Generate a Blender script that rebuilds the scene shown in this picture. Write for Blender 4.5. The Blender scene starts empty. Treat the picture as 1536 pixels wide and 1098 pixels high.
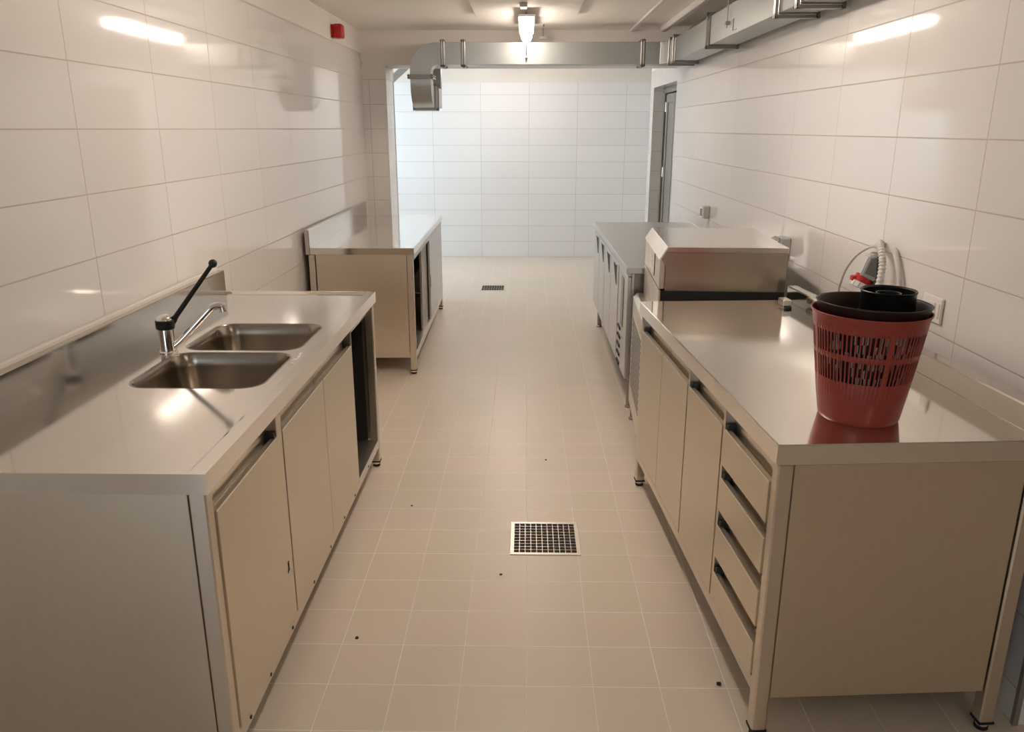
import bpy, bmesh, math, random
from mathutils import Vector, Matrix
random.seed(7)
PI = math.pi
S = bpy.context.scene
C = bpy.context.collection

# ------------------------------------------------------------------ camera
F = 1194.0
PITCH = math.atan(356 / F)
YAW = math.atan(22 / math.hypot(F, 356))
cd = bpy.data.cameras.new('camera'); cam = bpy.data.objects.new('camera', cd); C.objects.link(cam)
cam.location = (0, 0, 1.6)
cam.rotation_euler = (PI / 2 - PITCH, 0, YAW)
cd.sensor_fit = 'HORIZONTAL'; cd.sensor_width = 36; cd.lens = 36 * F / 1536
cd.clip_start = .02; cd.clip_end = 60
S.camera = cam
# ------------------------------------------------------------------ world, view
w = bpy.data.worlds.new('world'); S.world = w; w.use_nodes = True
w.node_tree.nodes['Background'].inputs[0].default_value = (.9, .8, .7, 1)
w.node_tree.nodes['Background'].inputs[1].default_value = .02
S.view_settings.view_transform = 'Standard'; S.view_settings.look = 'None'
S.view_settings.gamma = 1; S.view_settings.use_curve_mapping = False
S.view_settings.exposure = 0.0
LAMP = 25.0       # emission of the ceiling tubes
BACKLAMP = 34.0
NEARLAMP = 49.0
WARM_FILL = 14.0  # added warm fill lamp behind the camera
DAY_BACK = 13.0
COOL_FILL = 2.4  # added cool fill window behind the camera
WARM = (1, .87, .765)

# ------------------------------------------------------------------ materials
def new_mat(name):
    m = bpy.data.materials.new(name); m.use_nodes = True
    nt = m.node_tree; b = nt.nodes['Principled BSDF']
    return m, nt, b
def simple(name, col, rough=.5, metal=0, coat=0, emit=None, es=0, trans=0, ior=1.45):
    m, nt, b = new_mat(name)
    b.inputs['Base Color'].default_value = (*col, 1); b.inputs['Roughness'].default_value = rough
    b.inputs['Metallic'].default_value = metal; b.inputs['Coat Weight'].default_value = coat
    b.inputs['Transmission Weight'].default_value = trans; b.inputs['IOR'].default_value = ior
    # faint surface unevenness
    tc = nt.nodes.new('ShaderNodeTexCoord'); n = nt.nodes.new('ShaderNodeTexNoise'); n.inputs['Scale'].default_value = 35
    mr = nt.nodes.new('ShaderNodeMapRange'); mr.inputs[3].default_value = rough * .88; mr.inputs[4].default_value = min(1, rough * 1.12)
    nt.links.new(tc.outputs['Object'], n.inputs['Vector']); nt.links.new(n.outputs['Fac'], mr.inputs[0]); nt.links.new(mr.outputs[0], b.inputs['Roughness'])
    if emit:
        b.inputs['Emission Color'].default_value = (*emit, 1); b.inputs['Emission Strength'].default_value = es
    return m
def steel(name, col=(.60, .565, .52), rough=.22, var=.07, brush=(1, 1, 1), bs=.02, smudge=True):
    m, nt, b = new_mat(name); N = nt.nodes; L = nt.links
    b.inputs['Metallic'].default_value = 1
    tc = N.new('ShaderNodeTexCoord')
    n1 = N.new('ShaderNodeTexNoise'); n1.inputs['Scale'].default_value = 3.2; n1.inputs['Detail'].default_value = 1
    mp = N.new('ShaderNodeMapping'); mp.inputs['Scale'].default_value = brush
    n2 = N.new('ShaderNodeTexNoise'); n2.inputs['Scale'].default_value = 60; n2.inputs['Detail'].default_value = 2
    L.new(tc.outputs['Object'], n1.inputs['Vector']); L.new(tc.outputs['Object'], mp.inputs[0]); L.new(mp.outputs[0], n2.inputs['Vector'])
    mr = N.new('ShaderNodeMapRange'); mr.inputs[1].default_value = .1; mr.inputs[2].default_value = .9
    mr.inputs[3].default_value = rough - var; mr.inputs[4].default_value = rough + var
    L.new(n1.outputs['Fac'], mr.inputs[0]); L.new(mr.outputs[0], b.inputs['Roughness'])
    mx = N.new('ShaderNodeMix'); mx.data_type = 'RGBA'
    mx.inputs['A'].default_value = (*[c * .96 for c in col], 1); mx.inputs['B'].default_value = (*[min(1, c * 1.04) for c in col], 1)
    L.new(n2.outputs['Fac'], mx.inputs['Factor']); L.new(mx.outputs['Result'], b.inputs['Base Color'])
    bp = N.new('ShaderNodeBump'); bp.inputs['Strength'].default_value = bs; bp.inputs['Distance'].default_value = .002
    L.new(n2.outputs['Fac'], bp.inputs['Height']); L.new(bp.outputs[0], b.inputs['Normal'])
    return m
def mth(nt, op, a, b=None, c=None):
    n = nt.nodes.new('ShaderNodeMath'); n.operation = op
    for i, v in enumerate((a, b, c)):
        if v is None: continue
        if isinstance(v, (int, float)): n.inputs[i].default_value = v
        else: nt.links.new(v, n.inputs[i])
    return n.outputs[0]
def tiles(name, u0, pu, v0, pv, col, grout, gw, rough, top=None, horizontal=False, var=.02, tilt=.006, plaster=(.74, .69, .63), ux0=None, pink=None):
    m, nt, b = new_mat(name); N = nt.nodes; L = nt.links
    g = N.new('ShaderNodeNewGeometry'); sp = N.new('ShaderNodeSeparateXYZ'); L.new(g.outputs['Position'], sp.inputs[0])
    sn = N.new('ShaderNodeSeparateXYZ'); L.new(g.outputs['True Normal'], sn.inputs[0])
    if horizontal:
        u = mth(nt, 'SUBTRACT', sp.outputs[0], u0); v = mth(nt, 'SUBTRACT', sp.outputs[1], v0)
    else:
        isx = mth(nt, 'GREATER_THAN', mth(nt, 'ABSOLUTE', sn.outputs[0]), .5)
        uy = mth(nt, 'SUBTRACT', sp.outputs[1], u0); uxx = mth(nt, 'SUBTRACT', sp.outputs[0], u0 if ux0 is None else ux0)
        u = mth(nt, 'ADD', mth(nt, 'MULTIPLY', uy, isx), mth(nt, 'MULTIPLY', uxx, mth(nt, 'SUBTRACT', 1, isx)))
        v = mth(nt, 'SUBTRACT', sp.outputs[2], v0)
    us = mth(nt, 'DIVIDE', u, pu); vs = mth(nt, 'DIVIDE', v, pv)
    def edge(s, p):
        f = mth(nt, 'FRACT', s); d = mth(nt, 'MINIMUM', f, mth(nt, 'SUBTRACT', 1, f)); return mth(nt, 'MULTIPLY', d, p)
    d = mth(nt, 'MINIMUM', edge(us, pu), edge(vs, pv))
    mr = N.new('ShaderNodeMapRange'); mr.interpolation_type = 'SMOOTHSTEP'; L.new(d, mr.inputs[0])
    mr.inputs[1].default_value = gw * .4; mr.inputs[2].default_value = gw
    mask = mr.outputs[0]                      # 1 on the tile, 0 in the joint
    cb = N.new('ShaderNodeCombineXYZ'); L.new(mth(nt, 'FLOOR', us), cb.inputs[0]); L.new(mth(nt, 'FLOOR', vs), cb.inputs[1])
    wn = N.new('ShaderNodeTexWhiteNoise'); wn.noise_dimensions = '3D'; L.new(cb.outputs[0], wn.inputs['Vector'])
    hs = N.new('ShaderNodeMix'); hs.data_type = 'RGBA'
    lo = tuple(c * (1 - var) for c in col); hi = tuple(min(1, c * (1 + var)) for c in (pink or col))
    hs.inputs['A'].default_value = (*lo, 1); hs.inputs['B'].default_value = (*hi, 1); L.new(wn.outputs['Value'], hs.inputs['Factor'])
    body = hs.outputs['Result']
    if horizontal:                            # cloudy stain in the glaze
        nz = N.new('ShaderNodeTexNoise'); nz.inputs['Scale'].default_value = 1.7; nz.inputs['Detail'].default_value = 4
        L.new(g.outputs['Position'], nz.inputs['Vector'])
        m3 = N.new('ShaderNodeMix'); m3.data_type = 'RGBA'; m3.blend_type = 'MULTIPLY'; m3.inputs['Factor'].default_value = 1
        cr = N.new('ShaderNodeMix'); cr.data_type = 'RGBA'; cr.inputs['A'].default_value = (.89, .91, .85, 1); cr.inputs['B'].default_value = (1, .985, .985, 1)
        L.new(nz.outputs['Fac'], cr.inputs['Factor']); L.new(body, m3.inputs['A']); L.new(cr.outputs['Result'], m3.inputs['B']); body = m3.outputs['Result']
    mx = N.new('ShaderNodeMix'); mx.data_type = 'RGBA'; mx.inputs['A'].default_value = (*grout, 1)
    L.new(mask, mx.inputs['Factor']); L.new(body, mx.inputs['B'])
    colout = mx.outputs['Result']
    r = N.new('ShaderNodeMapRange'); L.new(mask, r.inputs[0]); r.inputs[3].default_value = .7; r.inputs[4].default_value = rough
    rout = r.outputs[0]
    h = mask
    if top is not None:
        pl = mth(nt, 'GREATER_THAN', sp.outputs[2], top)
        m2 = N.new('ShaderNodeMix'); m2.data_type = 'RGBA'; L.new(pl, m2.inputs['Factor']); L.new(colout, m2.inputs['A']); m2.inputs['B'].default_value = (*plaster, 1)
        colout = m2.outputs['Result']
        r2 = N.new('ShaderNodeMix'); L.new(pl, r2.inputs[0]); L.new(rout, r2.inputs[2]); r2.inputs[3].default_value = .55; rout = r2.outputs[0]
        h = mth(nt, 'MAXIMUM', mask, pl)
    L.new(colout, b.inputs['Base Color']); L.new(rout, b.inputs['Roughness'])
    # every tile is set a hair out of plane, so reflections break at the joints
    vm = N.new('ShaderNodeVectorMath'); vm.operation = 'SUBTRACT'; L.new(wn.outputs['Color'], vm.inputs[0]); vm.inputs[1].default_value = (.5, .5, .5)
    vs_ = N.new('ShaderNodeVectorMath'); vs_.operation = 'SCALE'; L.new(vm.outputs[0], vs_.inputs[0]); vs_.inputs['Scale'].default_value = tilt
    va = N.new('ShaderNodeVectorMath'); va.operation = 'ADD'; L.new(g.outputs['Normal'], va.inputs[0]); L.new(vs_.outputs[0], va.inputs[1])
    vn = N.new('ShaderNodeVectorMath'); vn.operation = 'NORMALIZE'; L.new(va.outputs[0], vn.inputs[0])
    nz2 = N.new('ShaderNodeTexNoise'); nz2.inputs['Scale'].default_value = 9; L.new(g.outputs['Position'], nz2.inputs['Vector'])
    hh = mth(nt, 'ADD', h, mth(nt, 'MULTIPLY', nz2.outputs['Fac'], .25))
    bp = N.new('ShaderNodeBump'); bp.inputs['Strength'].default_value = .5; bp.inputs['Distance'].default_value = .0015
    L.new(hh, bp.inputs['Height']); L.new(vn.outputs[0], bp.inputs['Normal']); L.new(bp.outputs[0], b.inputs['Normal'])
    return m

WT = (.76, .735, .70); GR = (.50, .44, .38)
M = {}
M['tile_left'] = tiles('glazed_wall_tile', 2.672, .603, 1.598, .2095, WT, GR, .0032, .065, top=2.235, ux0=-1.40)
M['tile_right'] = tiles('glazed_wall_tile_right', 2.485, .605, 1.569, .209, WT, GR, .0032, .065, top=2.20)
M['tile_ret'] = tiles('glazed_wall_tile_return', 7.45, .603, 1.598, .2095, WT, GR, .003, .10, top=2.026, ux0=-1.40)
M['tile_back'] = tiles('glazed_wall_tile_back', 10.2, .6, 1.6, .2, (.80, .79, .78), (.52, .49, .46), .003, .16, top=2.142, ux0=.028)
M['plaster'] = simple('painted_plaster', (.74, .69, .63), .6)
M['ceil'] = simple('ceiling_paint', (.88, .83, .765), .65)
M['floor'] = tiles('floor_tile', .008, .199, 2.011, .1925, (.69, .605, .50), (.82, .745, .66), .0026, .34, horizontal=True, var=.012, tilt=.003, pink=(.71, .595, .51))
M['steel_top'] = steel('brushed_steel_top', (.84, .81, .765), .085, .015, (1, 12, 1), .015)
M['steel_panel'] = steel('brushed_steel_panel', (.75, .67, .56), .33, .03, (10, 1, .4), .02)
M['steel_door'] = steel('brushed_steel_door', (.72, .655, .54), .36, .04, (10, 1, .4), .02)
M['steel_frame'] = steel('steel_tube', (.72, .655, .575), .335, .04)
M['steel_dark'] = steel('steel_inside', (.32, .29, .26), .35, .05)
M['splash'] = steel('splashback_steel', (.60, .56, .515), .13, .02, (1, 12, 1), .015)
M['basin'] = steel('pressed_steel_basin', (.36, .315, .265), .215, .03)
M['ice'] = steel('polished_steel_sheet', (.72, .645, .56), .34, .03, (1, 1, 12), .015)
M['hood'] = steel('ice_maker_side_sheet', (.60, .525, .44), .235, .02, (1, 1, 12), .015)  # same steel as the lid, darkened to paint in dark reflections
M['lid'] = steel('ice_maker_lid_sheet', (.80, .75, .685), .20, .03, (1, 12, 1), .015)
M['fridge'] = steel('satin_steel_fridge', (.62, .61, .59), .34, .04, (10, 1, .4), .015)
M['zinc'] = steel('galvanised_sheet', (.42, .43, .415), .38, .04)
M['zinc_frame'] = steel('galvanised_flange', (.33, .32, .30), .34, .04)
M['chrome'] = simple('chrome', (.85, .83, .80), .06, 1)
M['black'] = simple('black_plastic', (.006, .006, .006), .35)
M['cap'] = simple('dark_green_grey_plastic', (.045, .048, .04), .4)
M['rubber'] = simple('black_rubber', (.012, .011, .010), .6)
M['red_alarm'] = simple('red_plastic_cap', (.42, .006, .008), .3)
M['red_cee'] = simple('red_socket_plastic', (.45, .012, .014), .35)
M['grey'] = simple('light_grey_plastic', (.50, .50, .48), .4)
M['grey2'] = simple('dark_grey_plastic', (.19, .20, .185), .45)
M['white_pl'] = simple('white_plastic', (.76, .73, .69), .3)
M['cond'] = simple('grey_conduit', (.60, .57, .53), .45)
M['terracotta'] = simple('red_brown_plastic', (.33, .054, .040), .38)
M['brown_pot'] = simple('dark_brown_plastic', (.030, .014, .010), .4)
M['alu'] = simple('grey_aluminium', (.27, .25, .23), .42, .35)
M['clear'] = simple('clear_plastic', (.85, .86, .84), .12, trans=.75)
M['film'] = simple('milky_film', (.50, .46, .40), .3)
M['trim'] = simple('white_trim', (.72, .69, .65), .35)
M['paper'] = simple('printed_card', (.80, .77, .73), .4)
M['ink'] = simple('grey_ink', (.35, .33, .34), .6)
M['sealant'] = simple('white_sealant', (.70, .65, .59), .35)
M['dirt'] = simple('dark_grit', (.025, .017, .013), .8)
M['scale'] = simple('dried_limescale', (.72, .69, .65), .8)
def emissive(name, col, s):
    m, nt, b = new_mat(name); b.inputs['Base Color'].default_value = (.8, .8, .8, 1)
    b.inputs['Emission Color'].default_value = (*col, 1); b.inputs['Emission Strength'].default_value = s; return m
M['lamp'] = emissive('lit_diffuser', WARM, LAMP)
M['lamp_back'] = emissive('lit_diffuser_back', (1, .90, .82), BACKLAMP)
M['lamp_near'] = emissive('lit_diffuser_near', WARM, NEARLAMP)
M['warm_fill'] = emissive('warm_fill_diffuser', WARM, WARM_FILL)
M['day_back'] = emissive('daylight_pane_back', (.62, .82, 1), DAY_BACK)
M['cool_fill'] = emissive('cool_fill_pane', (.72, .86, 1), COOL_FILL)

# ------------------------------------------------------------------ mesh helpers
def box(bm, x0, x1, y0, y1, z0, z1, bev=0, seg=1):
    x0, x1 = min(x0, x1), max(x0, x1); y0, y1 = min(y0, y1), max(y0, y1); z0, z1 = min(z0, z1), max(z0, z1)
    vs = [bm.verts.new((x, y, z)) for z in (z0, z1) for x, y in ((x0, y0), (x1, y0), (x1, y1), (x0, y1))]
    fs = [bm.faces.new([vs[i] for i in q]) for q in ((3, 2, 1, 0), (4, 5, 6, 7), (0, 1, 5, 4), (1, 2, 6, 5), (2, 3, 7, 6), (3, 0, 4, 7))]
    if bev:
        bev = min(bev, (x1 - x0) * .45, (y1 - y0) * .45, (z1 - z0) * .45)
        es = {e for f in fs for e in f.edges}
        bmesh.ops.bevel(bm, geom=list(es), offset=bev, segments=seg, affect='EDGES', profile=.5)
def prism(bm, pts, axis, a0, a1, bev=0):
    """pts: 2D outline in the two axes other than `axis` (cyclic order), extruded along it."""
    def P(p, a):
        if axis == 0: return (a, p[0], p[1])
        if axis == 1: return (p[0], a, p[1])
        return (p[0], p[1], a)
    A = [bm.verts.new(P(p, a0)) for p in pts]; B = [bm.verts.new(P(p, a1)) for p in pts]
    n = len(pts); fs = [bm.faces.new(A), bm.faces.new(B[::-1])]
    for i in range(n): fs.append(bm.faces.new((A[i], B[i], B[(i + 1) % n], A[(i + 1) % n])))
    if bev: bmesh.ops.bevel(bm, geom=list({e for f in fs for e in f.edges}), offset=bev, segments=1, affect='EDGES')
def lathe(bm, prof, c=(0, 0, 0), seg=32, M4=None):
    """prof: (radius, z) pairs revolved about z through c."""
    rings = []
    for r, z in prof:
        if r < 1e-6: rings.append([bm.verts.new((c[0], c[1], c[2] + z))])
        else: rings.append([bm.verts.new((c[0] + r * math.cos(2 * PI * k / seg), c[1] + r * math.sin(2 * PI * k / seg), c[2] + z)) for k in range(seg)])
    for a, b in zip(rings, rings[1:]):
        for k in range(seg):
            q = [a[k % len(a)], a[(k + 1) % len(a)], b[(k + 1) % len(b)], b[k % len(b)]]
            q = [v for i, v in enumerate(q) if v not in q[:i]]
            if len(q) > 2: bm.faces.new(q)
    if M4 is not None:
        bmesh.ops.transform(bm, matrix=M4, verts=[v for r in rings for v in r])
def tube(bm, pts, r, seg=12, caps=True, rad=None):
    pts = [Vector(p) for p in pts]; rings = []
    up = Vector((0, 0, 1)); t0 = (pts[1] - pts[0]).normalized()
    if abs(t0.dot(up)) > .9: up = Vector((1, 0, 0))
    n = t0.cross(up).normalized()
    for i, p in enumerate(pts):
        t = (pts[min(i + 1, len(pts) - 1)] - pts[max(i - 1, 0)]).normalized()
        n = (n - t * n.dot(t)).normalized(); b = t.cross(n)
        rr = rad[i] if rad else r
        rings.append([bm.verts.new(p + (n * math.cos(2 * PI * k / seg) + b * math.sin(2 * PI * k / seg)) * rr) for k in range(seg)])
    for a, b_ in zip(rings, rings[1:]):
        for k in range(seg): bm.faces.new((a[k], a[(k + 1) % seg], b_[(k + 1) % seg], b_[k]))
    if caps: bm.faces.new(rings[0][::-1]); bm.faces.new(rings[-1])
def smooth_path(pts, n=8):
    pts = [Vector(p) for p in pts]; out = []
    P = [pts[0]] + pts + [pts[-1]]
    for i in range(1, len(P) - 2):
        for k in range(n):
            t = k / n; a, b, c, d = P[i - 1], P[i], P[i + 1], P[i + 2]
            out.append(.5 * ((2 * b) + (c - a) * t + (2 * a - 5 * b + 4 * c - d) * t * t + (3 * b - a - 3 * c + d) * t ** 3))
    out.append(pts[-1]); return out
def obj(name, bm, mat, parent=None, smooth=False, kind=None):
    bmesh.ops.recalc_face_normals(bm, faces=bm.faces[:])
    me = bpy.data.meshes.new(name); bm.to_mesh(me); bm.free()
    o = bpy.data.objects.new(name, me); C.objects.link(o)
    for m in (mat if isinstance(mat, (list, tuple)) else [mat]): me.materials.append(m)
    if smooth:
        for p in me.polygons: p.use_smooth = True
        es = me.edges
        try: me.set_sharp_from_angle(angle=math.radians(38))
        except Exception: pass
    if parent is not None: o.parent = parent
    if kind: o['kind'] = kind
    return o
def thing(name, label, cat, loc=(0, 0, 0), rz=0, group=None):
    o = bpy.data.objects.new(name, None); C.objects.link(o); o.location = loc; o.rotation_euler = (0, 0, rz)
    o.empty_display_size = .05
    o['label'] = label; o['category'] = cat
    if group: o['group'] = group
    return o
def tag(o, label, cat, group=None):
    o['label'] = label; o['category'] = cat
    if group: o['group'] = group
    return o
def struct(name, bm, mat, parent=None): return obj(name, bm, mat, parent, kind='structure' if parent is None else None)
def B(*a, **k):
    bm = bmesh.new(); box(bm, *a, **k); return bm
def boxes(lst, bev=0):
    bm = bmesh.new()
    for a in lst: box(bm, *a, bev=bev)
    return bm

# ------------------------------------------------------------------ the room
XL, XR, ZC = -1.46, 1.37, 2.42
YE = 1.865                       # where the two side walls begin (the camera stands in a wider room)
YP, YQ = 7.45, 7.87              # the thick partition with the wide opening
YB = 10.35
struct('floor', B(-3.3, 3.3, -2.3, YB + .15, -.1, 0), M['floor'])
struct('ceiling', B(-3.3, 3.3, -2.3, YB + .15, ZC, ZC + .1), M['ceil'])
struct('wall_left', B(XL - .15, XL, YE, YP, 0, ZC), M['tile_left'])
struct('wall_left_return', B(-3.3, -1.25, YP, YQ, 0, ZC), M['tile_ret'])
struct('wall_right', boxes([(XR, XR + .15, YE + .01, 7.72, 0, ZC), (XR, XR + .15, 7.72, 9.1, 2.02, ZC), (XR, XR + .15, 9.1, 9.3, 0, ZC)]), M['tile_right'])
struct('wall_back', B(-3.3, 1.9, YB, YB + .15, 0, ZC), M['tile_back'])
struct('wall_back_right', B(1.52, 1.67, 9.3, YB, 0, ZC), M['tile_back'])
struct('wall_back_left', boxes([(-3.3, -3.15, YQ, YB, 0, .9), (-3.3, -3.15, YQ, YB, 2.0, ZC), (-3.3, -3.15, YQ, 8.3, .9, 2.0), (-3.3, -3.15, 9.7, YB, .9, 2.0)]), M['tile_back'])
struct('wall_front', boxes([(-3.3, 3.3, -2.3, -2.15, 0, .1), (-3.3, 3.3, -2.3, -2.15, 2.1, ZC), (-3.3, -2.4, -2.3, -2.15, .1, 2.1), (-.9, 3.3, -2.3, -2.15, .1, 2.1)]), M['plaster'])
struct('wall_front_left', B(-3.3, -3.15, -2.15, YE + .15, 0, ZC), M['plaster'])
struct('wall_front_right', B(3.15, 3.3, -2.15, YE + .15, 0, ZC), M['plaster'])
struct('wall_left_end', B(-3.15, XL - .15, YE, YE + .15, 0, ZC), M['tile_left'])
struct('wall_right_end', B(XR + .15, 3.15, YE + .01, YE + .16, 0, ZC), M['tile_right'])
struct('wall_store', boxes([(2.6, 2.7, 7.6, 9.3, 0, ZC), (XR + .15, 2.6, 7.5, 7.6, 0, ZC)]), M['plaster'])
# dropped beam above the opening
struct('ceiling_beam', B(-1.25, XR, YP, YQ, 2.135, ZC), M['plaster'])
# corner trims of the opening and of the wall ends
struct('trim_1', B(-1.262, -1.246, YP - .004, YP + .008, 0, 2.135), M['trim'])
struct('trim_2', B(-1.262, -1.246, YQ - .008, YQ + .004, 0, 2.135), M['trim'])
struct('trim_3', B(XR - .004, XR + .01, YE + .004, YE + .018, 0, ZC), M['alu'])
struct('trim_4', B(XL - .01, XL + .004, YE - .006, YE + .008, 0, ZC), M['alu'])
# ceiling board and the two surface strips
struct('ceiling_panel', B(-.385, .372, 4.2, 6.40, ZC - .022, ZC, bev=.004), M['ceil'])
struct('trim_5', boxes([(.885, .915, 4.6, YP, ZC - .016, ZC)], bev=.004), M['trim'])
struct('trim_6', boxes([(1.115, 1.165, 2.6, 7.2, ZC - .045, ZC)], bev=.006), M['trim'])
# window of the back room, and an added fill window behind the camera
def window(name, ax, pos, a0, a1, z0, z1, mat, inward):
    fr = []
    def q(u0, u1, zz0, zz1, d0, d1):
        return (pos + d0 * inward, pos + d1 * inward, u0, u1, zz0, zz1) if ax == 0 else (u0, u1, pos + d0 * inward, pos + d1 * inward, zz0, zz1)
    t = .05
    for r in ((a0, a1, z0, z0 + t), (a0, a1, z1 - t, z1), (a0, a0 + t, z0, z1), (a1 - t, a1, z0, z1), ((a0 + a1) / 2 - .025, (a0 + a1) / 2 + .025, z0, z1)):
        fr.append(q(*r, -.06, .0))
    f = obj(name, boxes(fr), M['white_pl'], kind='structure')
    obj('window_pane', B(*q(a0 + .01, a1 - .01, z0 + .01, z1 - .01, -.09, -.07)), mat, f)
window('window_1', 0, -3.15, 8.3, 9.7, .9, 2.0, M['day_back'], 1)
window('window_fill', 1, -2.15, -2.4, -.9, .1, 2.1, M['cool_fill'], 1)  # unseen window, added to cool what the near end panel mirrors

# side door in the right wall, two grey leaves standing in the recess
d = obj('door_1', boxes([(1.475, 1.52, 9.04, 9.10, 0, 1.99), (1.475, 1.52, 7.72, 7.78, 0, 1.99), (1.475, 1.52, 7.72, 9.10, 1.96, 2.02)], bev=.003), M['alu'], kind='structure')
def leaf(y0, y1, x0=1.488, dy=0):
    bm = bmesh.new()
    box(bm, x0, x0 + .04, y0, y1, .01, 1.95, bev=.003)
    for a, b_ in ((y0 + .0, y0 + .07), (y1 - .07, y1)): box(bm, x0 - .012, x0, a + .004, b_ - .004, .02, 1.94, bev=.003)
    box(bm, x0 - .012, x0, y0 + .07, y1 - .07, 1.86, 1.94, bev=.003); box(bm, x0 - .012, x0, y0 + .07, y1 - .07, .02, .12, bev=.003)
    return bm
obj('door_leaf', leaf(8.40, 8.89), M['alu'], d); obj('door_leaf', leaf(7.80, 8.38), M['alu'], d)
hb = bmesh.new()
for z in (.35, 1.15, 1.82): tube(hb, [(1.478, 8.90, z - .05), (1.478, 8.90, z + .05)], .012)
obj('hinge', hb, M['steel_frame'], d, smooth=True)
# diagonal grey support in the room behind
tag(obj('ceiling_strut', B(-.03, .03, -.02, .02, 0, .42, bev=.004), M['grey']), 'pale grey slanting bar under the ceiling behind the duct bend', 'bracket')
o = bpy.data.objects['ceiling_strut']; o.location = (-1.36, 8.05, 1.99); o.rotation_euler = (0, math.radians(50), 0)

# ------------------------------------------------------------------ generic pieces for the steel tables
def table_root(name, label, cat, near, ang_deg, side):
    """near = front corner nearest the camera. local +x runs along the front away from the camera;
    depth b runs to the wall: local y = side*b."""
    r = thing(name, label, cat, (near[0], near[1], 0), math.radians(90 + ang_deg))
    r['depth_side'] = side
    return r
class T:
    def __init__(s, root, side): s.r = root; s.s = side
    def bx(s, bm, l0, l1, b0, b1, z0, z1, bev=0): box(bm, l0, l1, s.s * b0, s.s * b1, z0, z1, bev=bev)
    def part(s, name, lst, mat, bev=.0015, parent=None):
        bm = bmesh.new()
        for a in lst: s.bx(bm, *a, bev=bev)
        return obj(name, bm, mat, parent or s.r)
    def prism(s, bm, pts, l0, l1, bev=0): prism(bm, [(s.s * p[0], p[1]) for p in pts], 0, l0, l1, bev)
    def leg(s, l, b, z1, z0=.028, w=.04):
        lg = s.part('leg', [(l, l + w, b, b + w, z0, z1)], M['steel_frame'], .004)
        bm = bmesh.new(); c = (l + w / 2, s.s * (b + w / 2), 0)
        lathe(bm, [(0, z0 - .004), (.0165, z0 - .004), (.0165, .012), (0, .012)], c, 20)
        f = obj('foot', bm, M['chrome'], lg, smooth=True)
        bm = bmesh.new(); lathe(bm, [(0, .0118), (.018, .0118), (.018, .002), (.016, 0), (0, 0)], c, 20)
        obj('foot_pad', bm, M['rubber'], lg, smooth=True)
        obj('foot_collar', B(l - .0015, l + w + .0015, s.s * (b - .0015), s.s * (b + w + .0015), z0 - .004, z0 + .003), M['rubber'], lg)
        return lg
    def door(s, l0, l1, z0, z1, name='door', cap=True, b0=.006, capend=True):
        """panel whose top edge folds back into a finger channel"""
        bm = bmesh.new()
        s.bx(bm, l0, l1, b0, b0 + .018, z0, z1, bev=.0012)
        d = obj(name, bm, M['steel_door'], s.r)
        bm = bmesh.new()   # folded lip going back and down, then up to a rear strip
        s.prism(bm, [(b0 + .001, z1), (b0 + .001, z1 + .0025), (b0 + .032, z1 - .014), (b0 + .034, z1 + .028), (b0 + .037, z1 + .028), (b0 + .036, z1 - .018)], l0 + .001, l1 - .001)
        h = obj('handle', bm, M['steel_frame'], d)
        h['label'] = 'folded steel finger channel'
        bm = bmesh.new(); s.bx(bm, l1 - .013, l1 - .002, b0 + .006, b0 + .034, z1 - .010, z1 + .016, bev=.002)
        if capend: obj('end_cap', bm, M['cap'], d)
        else: bm.free()
        return d
def loop_rr(cx, cy, hx, hy, r, n=7):
    out = []
    for sx, sy, a0 in ((1, 1, 0), (-1, 1, 90), (-1, -1, 180), (1, -1, 270)):
        for k in range(n):
            a = math.radians(a0 + 90 * k / (n - 1)); out.append((cx + sx * (hx - r) + r * math.cos(a), cy + sy * (hy - r) + r * math.sin(a)))
    return out

# ------------------------------------------------------------------ sink table, front left
TA = .87
ra = table_root('sink_table', 'stainless steel sink table with twin basins at front left', 'table', (-.705, 1.600), 0, 1)
t = T(ra, 1); L_ = 2.062; DP = .735
hx, hy = .195, .205
basins = [(.828, .292), (1.250, .292)]
bm = bmesh.new()
rim = .038; rimn = .018; zi = TA - .009
outer = [(0, 0), (L_, 0), (L_, .705), (0, .705)]
inner = [(rimn, rim), (L_ - rimn, rim), (L_ - rimn, .705), (rimn, .705)]
inner2 = [(rimn + .014, rim + .014), (L_ - rimn - .014, rim + .014), (L_ - rimn - .014, .705), (rimn + .014, .705)]
O = [bm.verts.new((x, y, TA)) for x, y in outer]; I = [bm.verts.new((x, y, TA)) for x, y in inner]; J = [bm.verts.new((x, y, zi)) for x, y in inner2]
for a, b_ in ((0, 1), (1, 2), (3, 0)):
    bm.faces.new((O[a], O[b_], I[b_], I[a])); bm.faces.new((I[a], I[b_], J[b_], J[a]))
edges = [bm.edges.new((J[i], J[(i + 1) % 4])) if bm.edges.get((J[i], J[(i + 1) % 4])) is None else bm.edges.get((J[i], J[(i + 1) % 4])) for i in range(4)]
for cx, cy in basins:
    lp = [bm.verts.new((x, y, zi)) for x, y in loop_rr(cx, cy, hx, hy, .07)]
    edges += [bm.edges.new((lp[i], lp[(i + 1) % len(lp)])) for i in range(len(lp)) if (lp[i].co - lp[(i + 1) % len(lp)].co).length > 1e-6]
bmesh.ops.triangle_fill(bm, use_beauty=True, use_dissolve=False, edges=edges)
# remove any triangles filled across the holes
kill = []
for f in bm.faces:
    c = f.calc_center_median()
    if abs(c.z - zi) < 1e-4 and len(f.verts) == 3:
        for cx, cy in basins:
            if abs(c.x - cx) < hx - .03 and abs(c.y - cy) < hy - .03 and all(abs(v.co.x - cx) <= hx + .001 and abs(v.co.y - cy) <= hy + .001 for v in f.verts): kill.append(f); break
bmesh.ops.delete(bm, geom=list(set(kill)), context='FACES_ONLY')
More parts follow.
